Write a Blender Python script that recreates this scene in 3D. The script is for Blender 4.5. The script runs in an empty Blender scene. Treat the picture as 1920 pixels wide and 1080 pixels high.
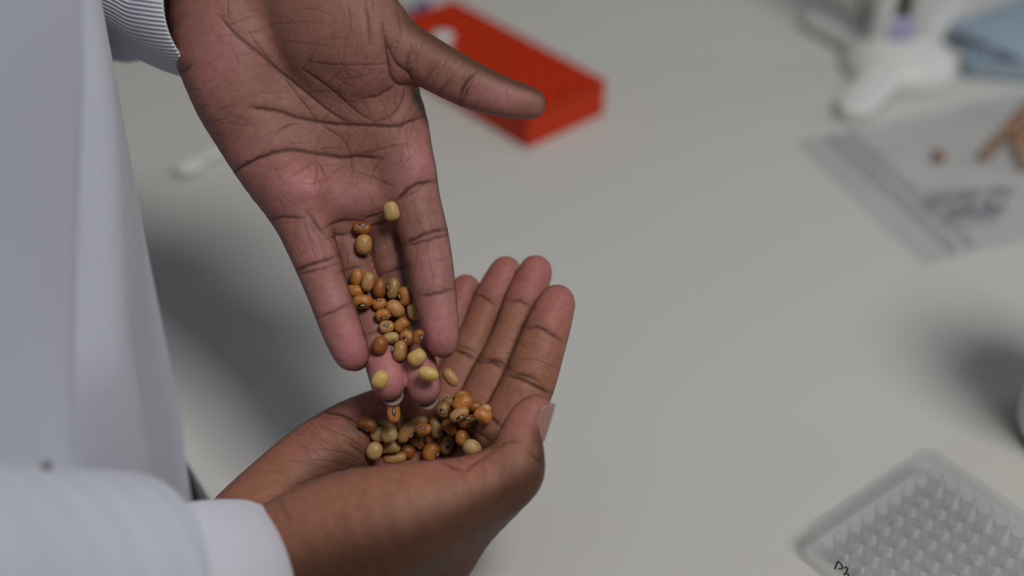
import bpy, bmesh, math, random
import numpy as np
from mathutils import Vector, Matrix
from mathutils.bvhtree import BVHTree
random.seed(7); np.random.seed(7)
sc = bpy.context.scene
COL = sc.collection
# ------------------------------------------------------------------ camera
F = 2667.0                       # focal length in pixels of the 1920x1080 frame
TH = math.radians(37.0)          # how far the camera looks down
H = 0.47                         # camera height above the bench top
CT, ST = math.cos(TH), math.sin(TH)
cam_d = bpy.data.cameras.new('camera'); cam = bpy.data.objects.new('camera', cam_d); COL.objects.link(cam)
cam.location = (0, 0, H); cam.rotation_euler = (math.pi/2 - TH, 0, 0)
cam_d.sensor_width = 36.0; cam_d.lens = 36.0*F/1920.0
cam_d.clip_start = 0.02; cam_d.clip_end = 50
cam_d.dof.use_dof = True; cam_d.dof.focus_distance = 0.592; cam_d.dof.aperture_fstop = 2.6
sc.camera = cam
# ------------------------------------------------------------------ world and lights
w = bpy.data.worlds.new('world'); sc.world = w; w.use_nodes = True
w.node_tree.nodes['Background'].inputs[0].default_value = (0.92, 0.97, 1.0, 1)
w.node_tree.nodes['Background'].inputs[1].default_value = 0.5
def area(name, loc, target, size, energy, col=(1, 1, 1), sy=None):
    l = bpy.data.lights.new(name, 'AREA'); l.energy = energy; l.color = col
    l.shape = 'RECTANGLE'; l.size = size; l.size_y = sy or size
    o = bpy.data.objects.new(name, l); COL.objects.link(o); o.location = loc
    o.rotation_euler = (Vector(target)-Vector(loc)).to_track_quat('-Z', 'Y').to_euler()
    return o
area('ceiling_light_panel', (0.62, -0.12, 1.75), (-0.05, 0.5, 0), 0.6, 21.5, (1.0, 0.97, 0.93))
area('ceiling_light_panel', (0.1, 1.3, 1.9), (0.0, 0.6, 0), 1.4, 2.2, (0.96, 0.98, 1.0))
area('window_light', (1.8, 1.2, 0.75), (-0.15, 0.45, 0.1), 1.0, 5.5, (0.64, 0.78, 1.0))
sc.view_settings.view_transform = 'Standard'; sc.view_settings.look = 'None'
sc.view_settings.gamma = 1.0; sc.view_settings.use_curve_mapping = False
sc.view_settings.exposure = -0.15
sc.cycles.max_bounces = 5; sc.cycles.diffuse_bounces = 2; sc.cycles.glossy_bounces = 2; sc.cycles.transparent_max_bounces = 32      # many layers of clear plastic
# ------------------------------------------------------------------ helpers
def cam_pt(px, py, Z):           # pixel + depth -> camera space (right, up, depth)
    return np.array([(px-960.0)/F*Z, (540.0-py)/F*Z, Z])
def c2w(P):                      # camera space -> world
    P = np.asarray(P, dtype=float)
    x, y, z = P[..., 0], P[..., 1], P[..., 2]
    return np.stack([x, y*ST + z*CT, H + y*CT - z*ST], -1)
def c2w_dir(P):
    x, y, z = P
    return Vector((x, y*ST + z*CT, y*CT - z*ST))
def at(px, py, Z): return Vector(c2w(cam_pt(px, py, Z)))
def on_plane(px, py, z=0.0):     # pixel -> point on the horizontal plane at height z
    k = ST + (py-540.0)/F*CT
    return at(px, py, (H-z)/k)
def tag(o, label=None, cat=None, group=None, kind=None):
    if label: o['label'] = label
    if cat: o['category'] = cat
    if group: o['group'] = group
    if kind: o['kind'] = kind
    return o
def child(o, parent):            # keep o where it is in the world
    o.parent = parent
    o.matrix_parent_inverse = (Matrix.Translation(parent.location) @ parent.rotation_euler.to_matrix().to_4x4()).inverted()
    return o
def empty(name, loc, rz=0.0):
    o = bpy.data.objects.new(name, None); COL.objects.link(o); o.location = loc
    o.rotation_euler = (0, 0, rz); o.empty_display_size = 0.02
    return o
def obj(name, me, mat=None, parent=None, smooth=True, local=False):
    o = bpy.data.objects.new(name, me); COL.objects.link(o)
    if mat and not me.materials: me.materials.append(mat)
    if smooth: me.polygons.foreach_set('use_smooth', [True]*len(me.polygons))
    if parent:
        if local: o.parent = parent
        else: child(o, parent)
    return o
def mesh(name, v, f):
    me = bpy.data.meshes.new(name); me.from_pydata([tuple(map(float, p)) for p in v], [], [tuple(map(int, q)) for q in f]); me.update(); return me
def bm_mesh(name, bm):
    me = bpy.data.meshes.new(name); bmesh.ops.recalc_face_normals(bm, faces=bm.faces); bm.to_mesh(me); bm.free(); return me
def fast_mesh(name, v, q):
    me = bpy.data.meshes.new(name); nv, nq = len(v), len(q)
    me.vertices.add(nv); me.vertices.foreach_set('co', np.asarray(v, np.float32).ravel())
    me.loops.add(nq*4); me.loops.foreach_set('vertex_index', np.asarray(q, np.int32).ravel())
    me.polygons.add(nq); me.polygons.foreach_set('loop_start', np.arange(0, nq*4, 4, dtype=np.int32))
    me.update(calc_edges=True); me.validate(); return me
def box_bm(bm, lo, hi, M=None, bevel=0.0, seg=2):
    r = bmesh.ops.create_cube(bm, size=1.0)
    S = Matrix.Translation((Vector(lo)+Vector(hi))/2) @ Matrix.Diagonal((*(Vector(hi)-Vector(lo)), 1))
    bmesh.ops.transform(bm, matrix=S, verts=r['verts'])
    if bevel:
        es = list({e for v in r['verts'] for e in v.link_edges})
        b = bmesh.ops.bevel(bm, geom=es, offset=bevel, segments=seg, affect='EDGES', profile=0.5)
        vs = list({v for f in b['faces'] for v in f.verts} | {v for v in r['verts'] if v.is_valid})
    else: vs = r['verts']
    if M is not None: bmesh.ops.transform(bm, matrix=M, verts=vs)
def lathe(prof, n=24, closed=False):    # profile of (r, z)
    v, f = [], []
    for (r, z) in prof:
        for k in range(n):
            a = 2*math.pi*k/n; v.append((r*math.cos(a), r*math.sin(a), z))
    for i in range(len(prof)-1):
        for k in range(n):
            f.append((i*n+k, i*n+(k+1) % n, (i+1)*n+(k+1) % n, (i+1)*n+k))
    if closed:
        f.append(tuple(range(n-1, -1, -1))); f.append(tuple((len(prof)-1)*n+k for k in range(n)))
    return v, f
# ------------------------------------------------------------------ materials
def new_mat(name):
    m = bpy.data.materials.new(name); m.use_nodes = True
    return m, m.node_tree.nodes, m.node_tree.links, m.node_tree.nodes['Principled BSDF']
def mat(name, col, rough=0.5, spec=0.5, noise=None, var=0.06, bump=0.0, bscale=300, **kw):
    m, N, L, b = new_mat(name)
    b.inputs['Base Color'].default_value = (*col, 1); b.inputs['Roughness'].default_value = rough
    b.inputs['Specular IOR Level'].default_value = spec
    for k, v in kw.items(): b.inputs[k].default_value = v
    tc = N.new('ShaderNodeTexCoord')
    if noise:
        n = N.new('ShaderNodeTexNoise'); n.inputs['Scale'].default_value = noise; n.inputs['Detail'].default_value = 3
        L.new(tc.outputs['Object'], n.inputs['Vector'])
        r = N.new('ShaderNodeMapRange'); r.inputs['To Min'].default_value = 1-var; r.inputs['To Max'].default_value = 1+var
        L.new(n.outputs['Fac'], r.inputs['Value'])
        mx = N.new('ShaderNodeMix'); mx.data_type = 'RGBA'; mx.blend_type = 'MULTIPLY'; mx.inputs['Factor'].default_value = 1
        mx.inputs[6].default_value = (*col, 1); L.new(r.outputs[0], mx.inputs[7]); L.new(mx.outputs[2], b.inputs['Base Color'])
    if bump:
        n2 = N.new('ShaderNodeTexNoise'); n2.inputs['Scale'].default_value = bscale; n2.inputs['Detail'].default_value = 4
        L.new(tc.outputs['Object'], n2.inputs['Vector'])
        bp = N.new('ShaderNodeBump'); bp.inputs['Strength'].default_value = bump; bp.inputs['Distance'].default_value = 0.001
        L.new(n2.outputs['Fac'], bp.inputs['Height']); L.new(bp.outputs[0], b.inputs['Normal'])
    return m
def clear_plastic(name, tint=(0.995, 0.995, 1.0), diff=0.07, rough=0.08, film=0.0, gl=0.25, gmax=0.18):
    # thin-walled clear plastic: mostly see-through, Fresnel gloss and a little milky scatter
    m, N, L, b = new_mat(name); N.remove(b)
    out = N['Material Output']
    tr = N.new('ShaderNodeBsdfTransparent'); tr.inputs[0].default_value = (*tint, 1)
    df = N.new('ShaderNodeBsdfDiffuse'); df.inputs[0].default_value = (0.86, 0.87, 0.91, 1)
    g = N.new('ShaderNodeBsdfGlossy'); g.inputs['Roughness'].default_value = rough
    lw = N.new('ShaderNodeLayerWeight'); lw.inputs['Blend'].default_value = gl
    mr = N.new('ShaderNodeMapRange'); mr.inputs['To Min'].default_value = 0.04; mr.inputs['To Max'].default_value = gmax
    L.new(lw.outputs['Facing'], mr.inputs['Value'])
    m1 = N.new('ShaderNodeMixShader'); m1.inputs[0].default_value = diff
    L.new(tr.outputs[0], m1.inputs[1]); L.new(df.outputs[0], m1.inputs[2])
    m2 = N.new('ShaderNodeMixShader'); L.new(mr.outputs[0], m2.inputs[0]); L.new(m1.outputs[0], m2.inputs[1]); L.new(g.outputs[0], m2.inputs[2])
    tc = N.new('ShaderNodeTexCoord'); n2 = N.new('ShaderNodeTexNoise'); n2.inputs['Scale'].default_value = 60 if film else 200
    L.new(tc.outputs['Object'], n2.inputs['Vector'])
    bp = N.new('ShaderNodeBump'); bp.inputs['Strength'].default_value = 0.35 if film else 0.0; bp.inputs['Distance'].default_value = 0.002
    L.new(n2.outputs['Fac'], bp.inputs['Height']); L.new(bp.outputs[0], g.inputs['Normal'])
    L.new(m2.outputs[0], out.inputs['Surface'])
    return m
def skin_mat():
    m, N, L, b = new_mat("skin")
    at_ = N.new('ShaderNodeVertexColor'); at_.layer_name = 'skin_colour'
    tc = N.new('ShaderNodeTexCoord')
    n = N.new('ShaderNodeTexNoise'); n.inputs['Scale'].default_value = 420; n.inputs['Detail'].default_value = 4
    L.new(tc.outputs['Object'], n.inputs['Vector'])
    r = N.new('ShaderNodeMapRange'); r.inputs['From Min'].default_value = 0.25; r.inputs['From Max'].default_value = 0.75
    r.inputs['To Min'].default_value = 0.86; r.inputs['To Max'].default_value = 1.13
    L.new(n.outputs['Fac'], r.inputs['Value'])
    mx = N.new('ShaderNodeMix'); mx.data_type = 'RGBA'; mx.blend_type = 'MULTIPLY'; mx.inputs['Factor'].default_value = 1
    L.new(at_.outputs['Color'], mx.inputs[6]); L.new(r.outputs[0], mx.inputs[7]); L.new(mx.outputs[2], b.inputs['Base Color'])
    b.inputs['Roughness'].default_value = 0.5; b.inputs['Specular IOR Level'].default_value = 0.27
    b.inputs['Subsurface Weight'].default_value = 0.05; b.inputs['Subsurface Radius'].default_value = (0.004, 0.0015, 0.0008)
    b.inputs['Subsurface Scale'].default_value = 0.6
    v = N.new('ShaderNodeTexVoronoi'); v.inputs['Scale'].default_value = 900; v.feature = 'DISTANCE_TO_EDGE'
    L.new(tc.outputs['Object'], v.inputs['Vector'])
    n3 = N.new('ShaderNodeTexNoise'); n3.inputs['Scale'].default_value = 1300; L.new(tc.outputs['Object'], n3.inputs['Vector'])
    ad = N.new('ShaderNodeMath'); ad.operation = 'ADD'; L.new(v.outputs['Distance'], ad.inputs[0]); L.new(n3.outputs['Fac'], ad.inputs[1])
    bp = N.new('ShaderNodeBump'); bp.inputs['Strength'].default_value = 0.22; bp.inputs['Distance'].default_value = 0.0006
    L.new(ad.outputs[0], bp.inputs['Height']); L.new(bp.outputs[0], b.inputs['Normal'])
    return m
def cloth_mat(name, col, twill=True):
    m, N, L, b = new_mat(name)
    b.inputs['Base Color'].default_value = (*col, 1); b.inputs['Roughness'].default_value = 0.85; b.inputs['Specular IOR Level'].default_value = 0.15
    b.inputs['Sheen Weight'].default_value = 0.15
    tc = N.new('ShaderNodeTexCoord'); mp = N.new('ShaderNodeMapping'); L.new(tc.outputs['Object'], mp.inputs['Vector'])
    mp.inputs['Rotation'].default_value = (math.radians(28), 0, 0)
    wv = N.new('ShaderNodeTexWave'); wv.bands_direction = 'Z'; wv.inputs['Scale'].default_value = 260; wv.inputs['Distortion'].default_value = 0.4
    L.new(mp.outputs[0], wv.inputs['Vector'])
    n = N.new('ShaderNodeTexNoise'); n.inputs['Scale'].default_value = 700; L.new(tc.outputs['Object'], n.inputs['Vector'])
    ad = N.new('ShaderNodeMath'); ad.operation = 'MULTIPLY_ADD'; ad.inputs[1].default_value = 0.7 if twill else 0.0
    L.new(wv.outputs['Fac'], ad.inputs[0]); L.new(n.outputs['Fac'], ad.inputs[2])
    bp = N.new('ShaderNodeBump'); bp.inputs['Strength'].default_value = 0.25; bp.inputs['Distance'].default_value = 0.0006
    L.new(ad.outputs[0], bp.inputs['Height']); L.new(bp.outputs[0], b.inputs['Normal'])
    return m
M_table = mat('bench_laminate', (0.615, 0.605, 0.575), 0.55, 0.22, noise=3, var=0.02, bump=0.02, bscale=900)
M_edge = mat('bench_edge', (0.03, 0.03, 0.032), 0.6, noise=40)
M_floor = mat('floor_vinyl', (0.06, 0.06, 0.065), 0.6, noise=6, var=0.15)
M_skin = skin_mat()
M_coat = cloth_mat('coat_twill', (0.565, 0.585, 0.655))
M_knit = cloth_mat('cuff_knit', (0.66, 0.67, 0.74), False)
M_black = mat('black_cloth', (0.012, 0.012, 0.014), 0.9, 0.2, noise=80)
M_nail = mat('nail_plate', (0.38, 0.20, 0.18), 0.28, 0.5, noise=200, var=0.05)
M_nailtip = mat('nail_free_edge', (0.40, 0.32, 0.28), 0.35, 0.5, noise=200, var=0.05)
M_red = mat('red_plastic', (0.66, 0.045, 0.010), 0.5, 0.2, noise=30, var=0.05)
M_white = mat('white_plastic', (0.74, 0.75, 0.73), 0.4, 0.4, noise=20, var=0.03)
M_blue = mat('pale_blue_plastic', (0.36, 0.46, 0.56), 0.35, 0.4, noise=20, var=0.04)
M_purple = mat('lilac_clip', (0.45, 0.44, 0.68), 0.4, noise=20)
M_navy = mat('blue_cap', (0.06, 0.08, 0.30), 0.4, noise=20)
M_dark = mat('gap_dark_brown', (0.05, 0.035, 0.02), 0.6, noise=20)  # darkness of the gap between the stand's posts, put into a colour
M_button = mat('button_brown', (0.10, 0.06, 0.045), 0.4, noise=90)
M_ink = mat('marker_ink', (0.012, 0.012, 0.016), 0.5, noise=90)
M_clear = clear_plastic('clear_polystyrene')
M_well = clear_plastic('clear_well_wall', (0.995, 0.995, 1.0), 0.095, 0.05, gl=0.35, gmax=0.45)
M_film = clear_plastic('bag_film', (0.985, 0.99, 1.0), 0.07, 0.25, film=1.0)
M_zip = clear_plastic('zip_strip_plastic', (0.95, 0.95, 0.97), 0.25, 0.2)
# ------------------------------------------------------------------ setting: floor and bench
fl = obj('floor', mesh('floor', [(-2.4, -2.2, -0.9), (3, -2.2, -0.9), (3, 3.6, -0.9), (-2.4, 3.6, -0.9)], [(0, 1, 2, 3)]), M_floor, smooth=False)
tag(fl, kind='structure', label='dark vinyl floor below the bench')
M_wall = mat('wall_paint', (0.42, 0.41, 0.38), 0.8, 0.2, noise=2, var=0.03); M_ceil = mat('ceiling_paint', (0.6, 0.6, 0.6), 0.9, 0.2, noise=2, var=0.03)
RX0, RX1, RY0, RY1, RZ0, RZ1 = -2.4, 3.0, -2.2, 3.6, -0.9, 2.1
for nm, q in (('wall_left', [(RX0, RY0), (RX0, RY1)]), ('wall_back', [(RX0, RY1), (RX1, RY1)]), ('wall_right', [(RX1, RY1), (RX1, RY0)]), ('wall_front', [(RX1, RY0), (RX0, RY0)])):
    (ax0, ay0), (ax1, ay1) = q
    wo = obj(nm, mesh(nm, [(ax0, ay0, RZ0), (ax1, ay1, RZ0), (ax1, ay1, RZ1), (ax0, ay0, RZ1)], [(0, 1, 2, 3)]), M_wall, smooth=False); tag(wo, kind='structure')
tag(obj('ceiling', mesh('ceiling', [(RX0, RY0, RZ1), (RX1, RY0, RZ1), (RX1, RY1, RZ1), (RX0, RY1, RZ1)], [(0, 1, 2, 3)]), M_ceil, smooth=False), kind='structure')
g1, g2 = on_plane(370, 900), on_plane(392, 936)
e = (g2-g1); e.z = 0; e.normalize(); rt = Vector((-e.y, e.x, 0))
if rt.x < 0: rt = -rt
c0 = g1 + e*0.75
ang = math.atan2(rt.y, rt.x)
bench = empty('lab_bench', (c0.x, c0.y, -0.9), ang)
tag(bench, 'long pale grey laboratory bench under everything on the right of the coat', 'table')
Mb = Matrix.Translation((c0.x, c0.y, 0)) @ Matrix.Rotation(ang, 4, 'Z')
bm = bmesh.new(); box_bm(bm, (0, 0, -0.03), (1.7, 2.3, 0.0), Mb, 0.0015); child(obj('bench_top', bm_mesh('bench_top', bm), M_table, smooth=False), bench)
bm = bmesh.new(); box_bm(bm, (0.01, 0.03, -0.09), (1.66, 2.26, -0.031), Mb, 0.002); child(obj('bench_frame', bm_mesh('bench_frame', bm), M_edge, smooth=False), bench)
for (lx, ly) in ((0.05, 0.05), (1.6, 0.05), (0.05, 2.2), (1.6, 2.2)):
    bm = bmesh.new(); box_bm(bm, (lx, ly, -0.9), (lx+0.05, ly+0.05, -0.088), Mb, 0.003)
    child(obj('leg', bm_mesh('leg', bm), M_edge, smooth=False), bench)
# ------------------------------------------------------------------ sculpting by distance field
def smin(a, b, k):
    h = np.clip(0.5+0.5*(b-a)/k, 0, 1)
    return b*(1-h)+a*h - k*h*(1-h)
def catmull(P, n):
    P = np.asarray(P, float); Q = np.vstack([2*P[0]-P[1], P, 2*P[-1]-P[-2]])
    out = []
    for i in range(len(P)-1):
        p0, p1, p2, p3 = Q[i], Q[i+1], Q[i+2], Q[i+3]
        for t in np.linspace(0, 1, n, endpoint=False):
            out.append(0.5*((2*p1)+(-p0+p2)*t+(2*p0-5*p1+4*p2-p3)*t*t+(-p0+3*p1-3*p2+p3)*t**3))
    out.append(P[-1]); return np.array(out)
class Strand:
    def __init__(self, pts, flat=1.0, n=4):
        C = np.array([[*cam_pt(x, y, z/1000.0), r*z/1000.0/F] for (x, y, z, r) in pts])
        self.s = catmull(C, n).astype(np.float32); self.flat = flat
        R = self.s[:, 3].max()
        self.lo = self.s[:, :3].min(0)-R; self.hi = self.s[:, :3].max(0)+R
    def __call__(self, P, margin=0.016):
        out = np.full(len(P), 0.05, np.float32)
        m = np.all((P > self.lo-margin) & (P < self.hi+margin), axis=1)
        idx = np.nonzero(m)[0]
        if not len(idx): return out
        q = P[idx].copy(); q[:, 2] /= self.flat
        best = np.full(len(idx), 1.0, np.float32)
        s = self.s.copy(); s[:, 2] /= self.flat
        for a, b in zip(s[:-1], s[1:]):
            ab = b[:3]-a[:3]; L2 = float(ab@ab)+1e-12
            d = q-a[:3]
            t = np.clip((d@ab)/L2, 0, 1)
            d -= t[:, None]*ab
            v = np.sqrt(np.einsum('ij,ij->i', d, d)) - (a[3]+(b[3]-a[3])*t)
            np.minimum(best, v, out=best)
        out[idx] = best
        return out
def sculpt(field, lo, hi, vox):
    lo = np.asarray(lo); hi = np.asarray(hi); C = 4
    n = (np.ceil((hi-lo)/(vox*C)).astype(int)+1)
    ax = [lo[i]+np.arange(n[i])*vox*C for i in range(3)]
    G = np.stack(np.meshgrid(*ax, indexing='ij'), -1).reshape(-1, 3).astype(np.float32)
    dc = field(G).reshape(n)
    D = dc.repeat(C, 0).repeat(C, 1).repeat(C, 2).astype(np.float32)
    near = np.abs(dc) < vox*C*2.0
    nm = near.repeat(C, 0).repeat(C, 1).repeat(C, 2)
    I = np.argwhere(nm)
    # repeated blocks start at the coarse point
    P = (lo + I*vox).astype(np.float32)
    D[nm] = np.concatenate([field(p) for p in np.array_split(P, max(1, len(P)//400000))])
    S = D < 0
    # surface nets
    c = sum(S[i:S.shape[0]-1+i, j:S.shape[1]-1+j, k:S.shape[2]-1+k].astype(np.int8) for i in (0, 1) for j in (0, 1) for k in (0, 1))
    act = (c > 0) & (c < 8)
    A = np.argwhere(act); vid = np.full(act.shape, -1, np.int32); vid[act] = np.arange(len(A))
    acc = np.zeros((len(A), 3), np.float32); cnt = np.zeros(len(A), np.float32)
    corners = [(i, j, k) for i in (0, 1) for j in (0, 1) for k in (0, 1)]
    for p in corners:
        for axs in range(3):
            if p[axs]: continue
            q = list(p); q[axs] = 1
            d0 = D[A[:, 0]+p[0], A[:, 1]+p[1], A[:, 2]+p[2]]; d1 = D[A[:, 0]+q[0], A[:, 1]+q[1], A[:, 2]+q[2]]
            m = (d0 < 0) != (d1 < 0)
            t = np.where(m, d0/(d0-d1+1e-20), 0)
            e_ = np.tile(np.array(p, np.float32), (len(A), 1)); e_[:, axs] += t
            acc += e_*m[:, None]; cnt += m
    V = lo + (A + acc/np.maximum(cnt, 1)[:, None])*vox
    Q = []
    for axs in range(3):
        o1, o2 = (axs+1) % 3, (axs+2) % 3
        s0 = np.take(S, range(S.shape[axs]-1), axs); s1 = np.take(S, range(1, S.shape[axs]), axs)
        E = np.argwhere(s0 != s1)
        E = E[(E[:, o1] > 0) & (E[:, o2] > 0) & (E[:, o1] < act.shape[o1]) & (E[:, o2] < act.shape[o2])]
        inside0 = S[E[:, 0], E[:, 1], E[:, 2]]
        def vv(a, b):
            X = E.copy(); X[:, o1] -= a; X[:, o2] -= b
            return vid[X[:, 0], X[:, 1], X[:, 2]]
        q = np.stack([vv(1, 1), vv(0, 1), vv(0, 0), vv(1, 0)], 1)
        q[~inside0] = q[~inside0][:, ::-1]
        Q.append(q)
    Q = np.concatenate(Q); Q = Q[(Q >= 0).all(1)]
    return V.astype(np.float64), Q
def smooth_mesh(V, Q, it=3, lam=0.5):
    E = np.concatenate([Q[:, [0, 1]], Q[:, [1, 2]], Q[:, [2, 3]], Q[:, [3, 0]]])
    nb = np.bincount(E.ravel(), minlength=len(V)).astype(float)
    for _ in range(it):
        acc = np.stack([np.bincount(E[:, 0], V[E[:, 1], k], len(V)) + np.bincount(E[:, 1], V[E[:, 0], k], len(V)) for k in range(3)], 1)
        V = V + lam*(acc/np.maximum(nb, 1)[:, None]-V)
    return V
def subdivide(V, Q):
    E = np.sort(np.concatenate([Q[:, [0, 1]], Q[:, [1, 2]], Q[:, [2, 3]], Q[:, [3, 0]]]), axis=1)
    key = E[:, 0].astype(np.int64)*len(V)+E[:, 1]
    uq, inv = np.unique(key, return_inverse=True); a, b = uq//len(V), uq % len(V)
    n0, nq = len(V), len(Q); em = n0+inv.reshape(4, nq); fc = n0+len(uq)+np.arange(nq)
    W = np.concatenate([V, (V[a]+V[b])/2, V[Q].mean(1)])
    q = [np.stack([Q[:, k], em[k], fc, em[(k+3) % 4]], 1) for k in range(4)]
    return W, np.concatenate(q).astype(np.int32)
def normals(V, Q):
    n = np.cross(V[Q[:, 2]]-V[Q[:, 0]], V[Q[:, 3]]-V[Q[:, 1]])
    N = np.stack([sum(np.bincount(Q[:, j], n[:, k], len(V)) for j in range(4)) for k in range(3)], 1)
    return N/(np.linalg.norm(N, axis=1)[:, None]+1e-20)
def seg_dist(u, v, pts):
    best = np.full(len(u), 1e9); 
    pts = catmull(pts, 5) if len(pts) > 2 else np.array(pts, float)
    for (ax_, ay), (bx, by) in zip(pts[:-1], pts[1:]):
        dx, dy = bx-ax_, by-ay; L2 = dx*dx+dy*dy+1e-9
        t = np.clip(((u-ax_)*dx+(v-ay)*dy)/L2, 0, 1)
        best = np.minimum(best, np.hypot(u-ax_-t*dx, v-ay-t*dy))
    return best
def blob(u, v, cx, cy, rx, ry, rot=0.0):
    c, s = math.cos(rot), math.sin(rot)
    a = ((u-cx)*c+(v-cy)*s)/rx; b = (-(u-cx)*s+(v-cy)*c)/ry
    return np.exp(-(a*a+b*b))
def sstep(a, b, x):
    t = np.clip((x-a)/(b-a), 0, 1); return t*t*(3-2*t)
def finish_hand(V, Q, creases, fine, palm_fn, pinks, tone, front_min=0.12, seed=1):
    """carve the skin folds into the surface and give every vertex the colour its skin has, plus finger patches lifted against weak light"""
    N = normals(V, Q)
    u = 960+V[:, 0]/V[:, 2]*F; v = 540-V[:, 1]/V[:, 2]*F
    view = -V/np.linalg.norm(V, axis=1)[:, None]
    facing = np.einsum('ij,ij->i', N, view)
    fm = sstep(front_min-0.1, front_min+0.25, facing)
    disp = np.zeros(len(V)); dark = np.zeros(len(V))
    rng = np.random.RandomState(seed)
    allc = [(c, s, wd, True) for (c, s, wd) in creases] + [(c, s, wd, False) for (c, s, wd) in fine]
    for pts, stren, wd, major in allc:
        xs = [p[0] for p in pts]; ys = [p[1] for p in pts]
        m = (u > min(xs)-30) & (u < max(xs)+30) & (v > min(ys)-30) & (v < max(ys)+30) & (facing > 0)
        ix = np.nonzero(m)[0]
        if not len(ix): continue
        jit = 1.6*np.sin(u[ix]*0.31+v[ix]*0.17+stren*9)+1.0*np.sin(u[ix]*0.11-v[ix]*0.41)
        d = seg_dist(u[ix]+jit*0.28, v[ix]+jit*0.28, pts)
        end = np.minimum(np.hypot(u[ix]-pts[0][0], v[ix]-pts[0][1]), np.hypot(u[ix]-pts[-1][0], v[ix]-pts[-1][1]))
        taper = 0.45+0.55*sstep(0, 22, end)
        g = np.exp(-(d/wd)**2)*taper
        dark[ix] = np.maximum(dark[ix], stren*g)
        disp[ix] -= stren*g*0.00045
        if major and stren > 0.5:
            disp[ix] -= stren*np.exp(-(d/9.0)**2)*0.00055*taper
    V = V + N*(disp*fm)[:, None]
    pal = palm_fn(u, v, N, facing)
    col = np.empty((len(V), 4), np.float32); col[:, 3] = 1
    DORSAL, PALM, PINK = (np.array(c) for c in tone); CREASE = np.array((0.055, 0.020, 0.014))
    pk = np.zeros(len(V))
    for b in pinks: pk = np.maximum(pk, b[0]*blob(u, v, *b[1:]))
    base = PALM*(1-pk)[:, None]+PINK*pk[:, None]
    base = DORSAL*(1-pal)[:, None]+base*pal[:, None]
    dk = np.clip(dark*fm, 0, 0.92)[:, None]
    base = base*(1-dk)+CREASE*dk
    mott = 1+0.05*np.sin(V[:, 0]*410+3*np.sin(V[:, 1]*270))*np.sin(V[:, 1]*380+2*np.sin(V[:, 2]*300))
    col[:, :3] = base*mott[:, None]
    return V, col
def rand_fine(n, x0, x1, y0, y1, ang, spread, ln, st, wd, rng, inside=None):
    out = []
    while len(out) < n:
        x, y = rng.uniform(x0, x1), rng.uniform(y0, y1)
        if inside and not inside(x, y): continue
        a = math.radians(ang+rng.uniform(-spread, spread)); l = ln*rng.uniform(0.5, 1.3); k = rng.uniform(-.12, .12)*l
        out.append(([(x-math.cos(a)*l/2, y-math.sin(a)*l/2), (x+math.sin(a)*k, y-math.cos(a)*k), (x+math.cos(a)*l/2, y+math.sin(a)*l/2)], st*rng.uniform(.5, 1.2), wd))
    return out
def make_hand(name, palm, fingers, pads, carve, bounds, creases, fine, palm_fn, pinks, tone, kp, kf, seed):
    Sp = [Strand(*p) for p in palm]; Sf = [Strand(*p) for p in fingers]
    Pd = [(cam_pt(x, y, z/1000.), np.array(r)/1000., k/1000.) for (x, y, z, r, k) in pads]
    Cv = [(cam_pt(x, y, z/1000.), np.array(r)/1000., k/1000.) for (x, y, z, r, k) in carve]
    def ell(P, c, r):
        q = (P-c.astype(np.float32))/r.astype(np.float32)
        l = np.sqrt(np.einsum('ij,ij->i', q, q))+1e-9
        l2 = np.sqrt(np.einsum('ij,ij->i', q/r.astype(np.float32), q/r.astype(np.float32)))+1e-9
        return l*(l-1)/l2
    def field(P):
        d = Sp[0](P)
        for s in Sp[1:]: d = smin(d, s(P), kp)
        for c, r, k in Pd: d = smin(d, ell(P, c, r), k)
        for c, r, k in Cv: d = -smin(-d, ell(P, c, r), k)
        f = Sf[0](P)
        for s in Sf[1:]: f = smin(f, s(P), 0.0008)
        return smin(d, f, kf)
    (lo, hi) = bounds
    V, Q = sculpt(field, lo, hi, 0.0009)
    V = smooth_mesh(V, Q, 3)
    V, Q = subdivide(V, Q)
    V = smooth_mesh(V, Q, 3)
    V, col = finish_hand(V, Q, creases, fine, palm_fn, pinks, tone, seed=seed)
    me = fast_mesh(name, c2w(V), Q[:, ::-1])   # camera space is left-handed against the world
    ca = me.color_attributes.new('skin_colour', 'FLOAT_COLOR', 'POINT'); ca.data.foreach_set('color', col.ravel())
    return obj(name, me, M_skin), V, Q
# ------------------------------------------------------------------ the person
person = empty('person', (-0.32, 0.34, -0.9))
tag(person, 'person in a white lab coat pouring beans from one hand into the other', 'person')
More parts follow.
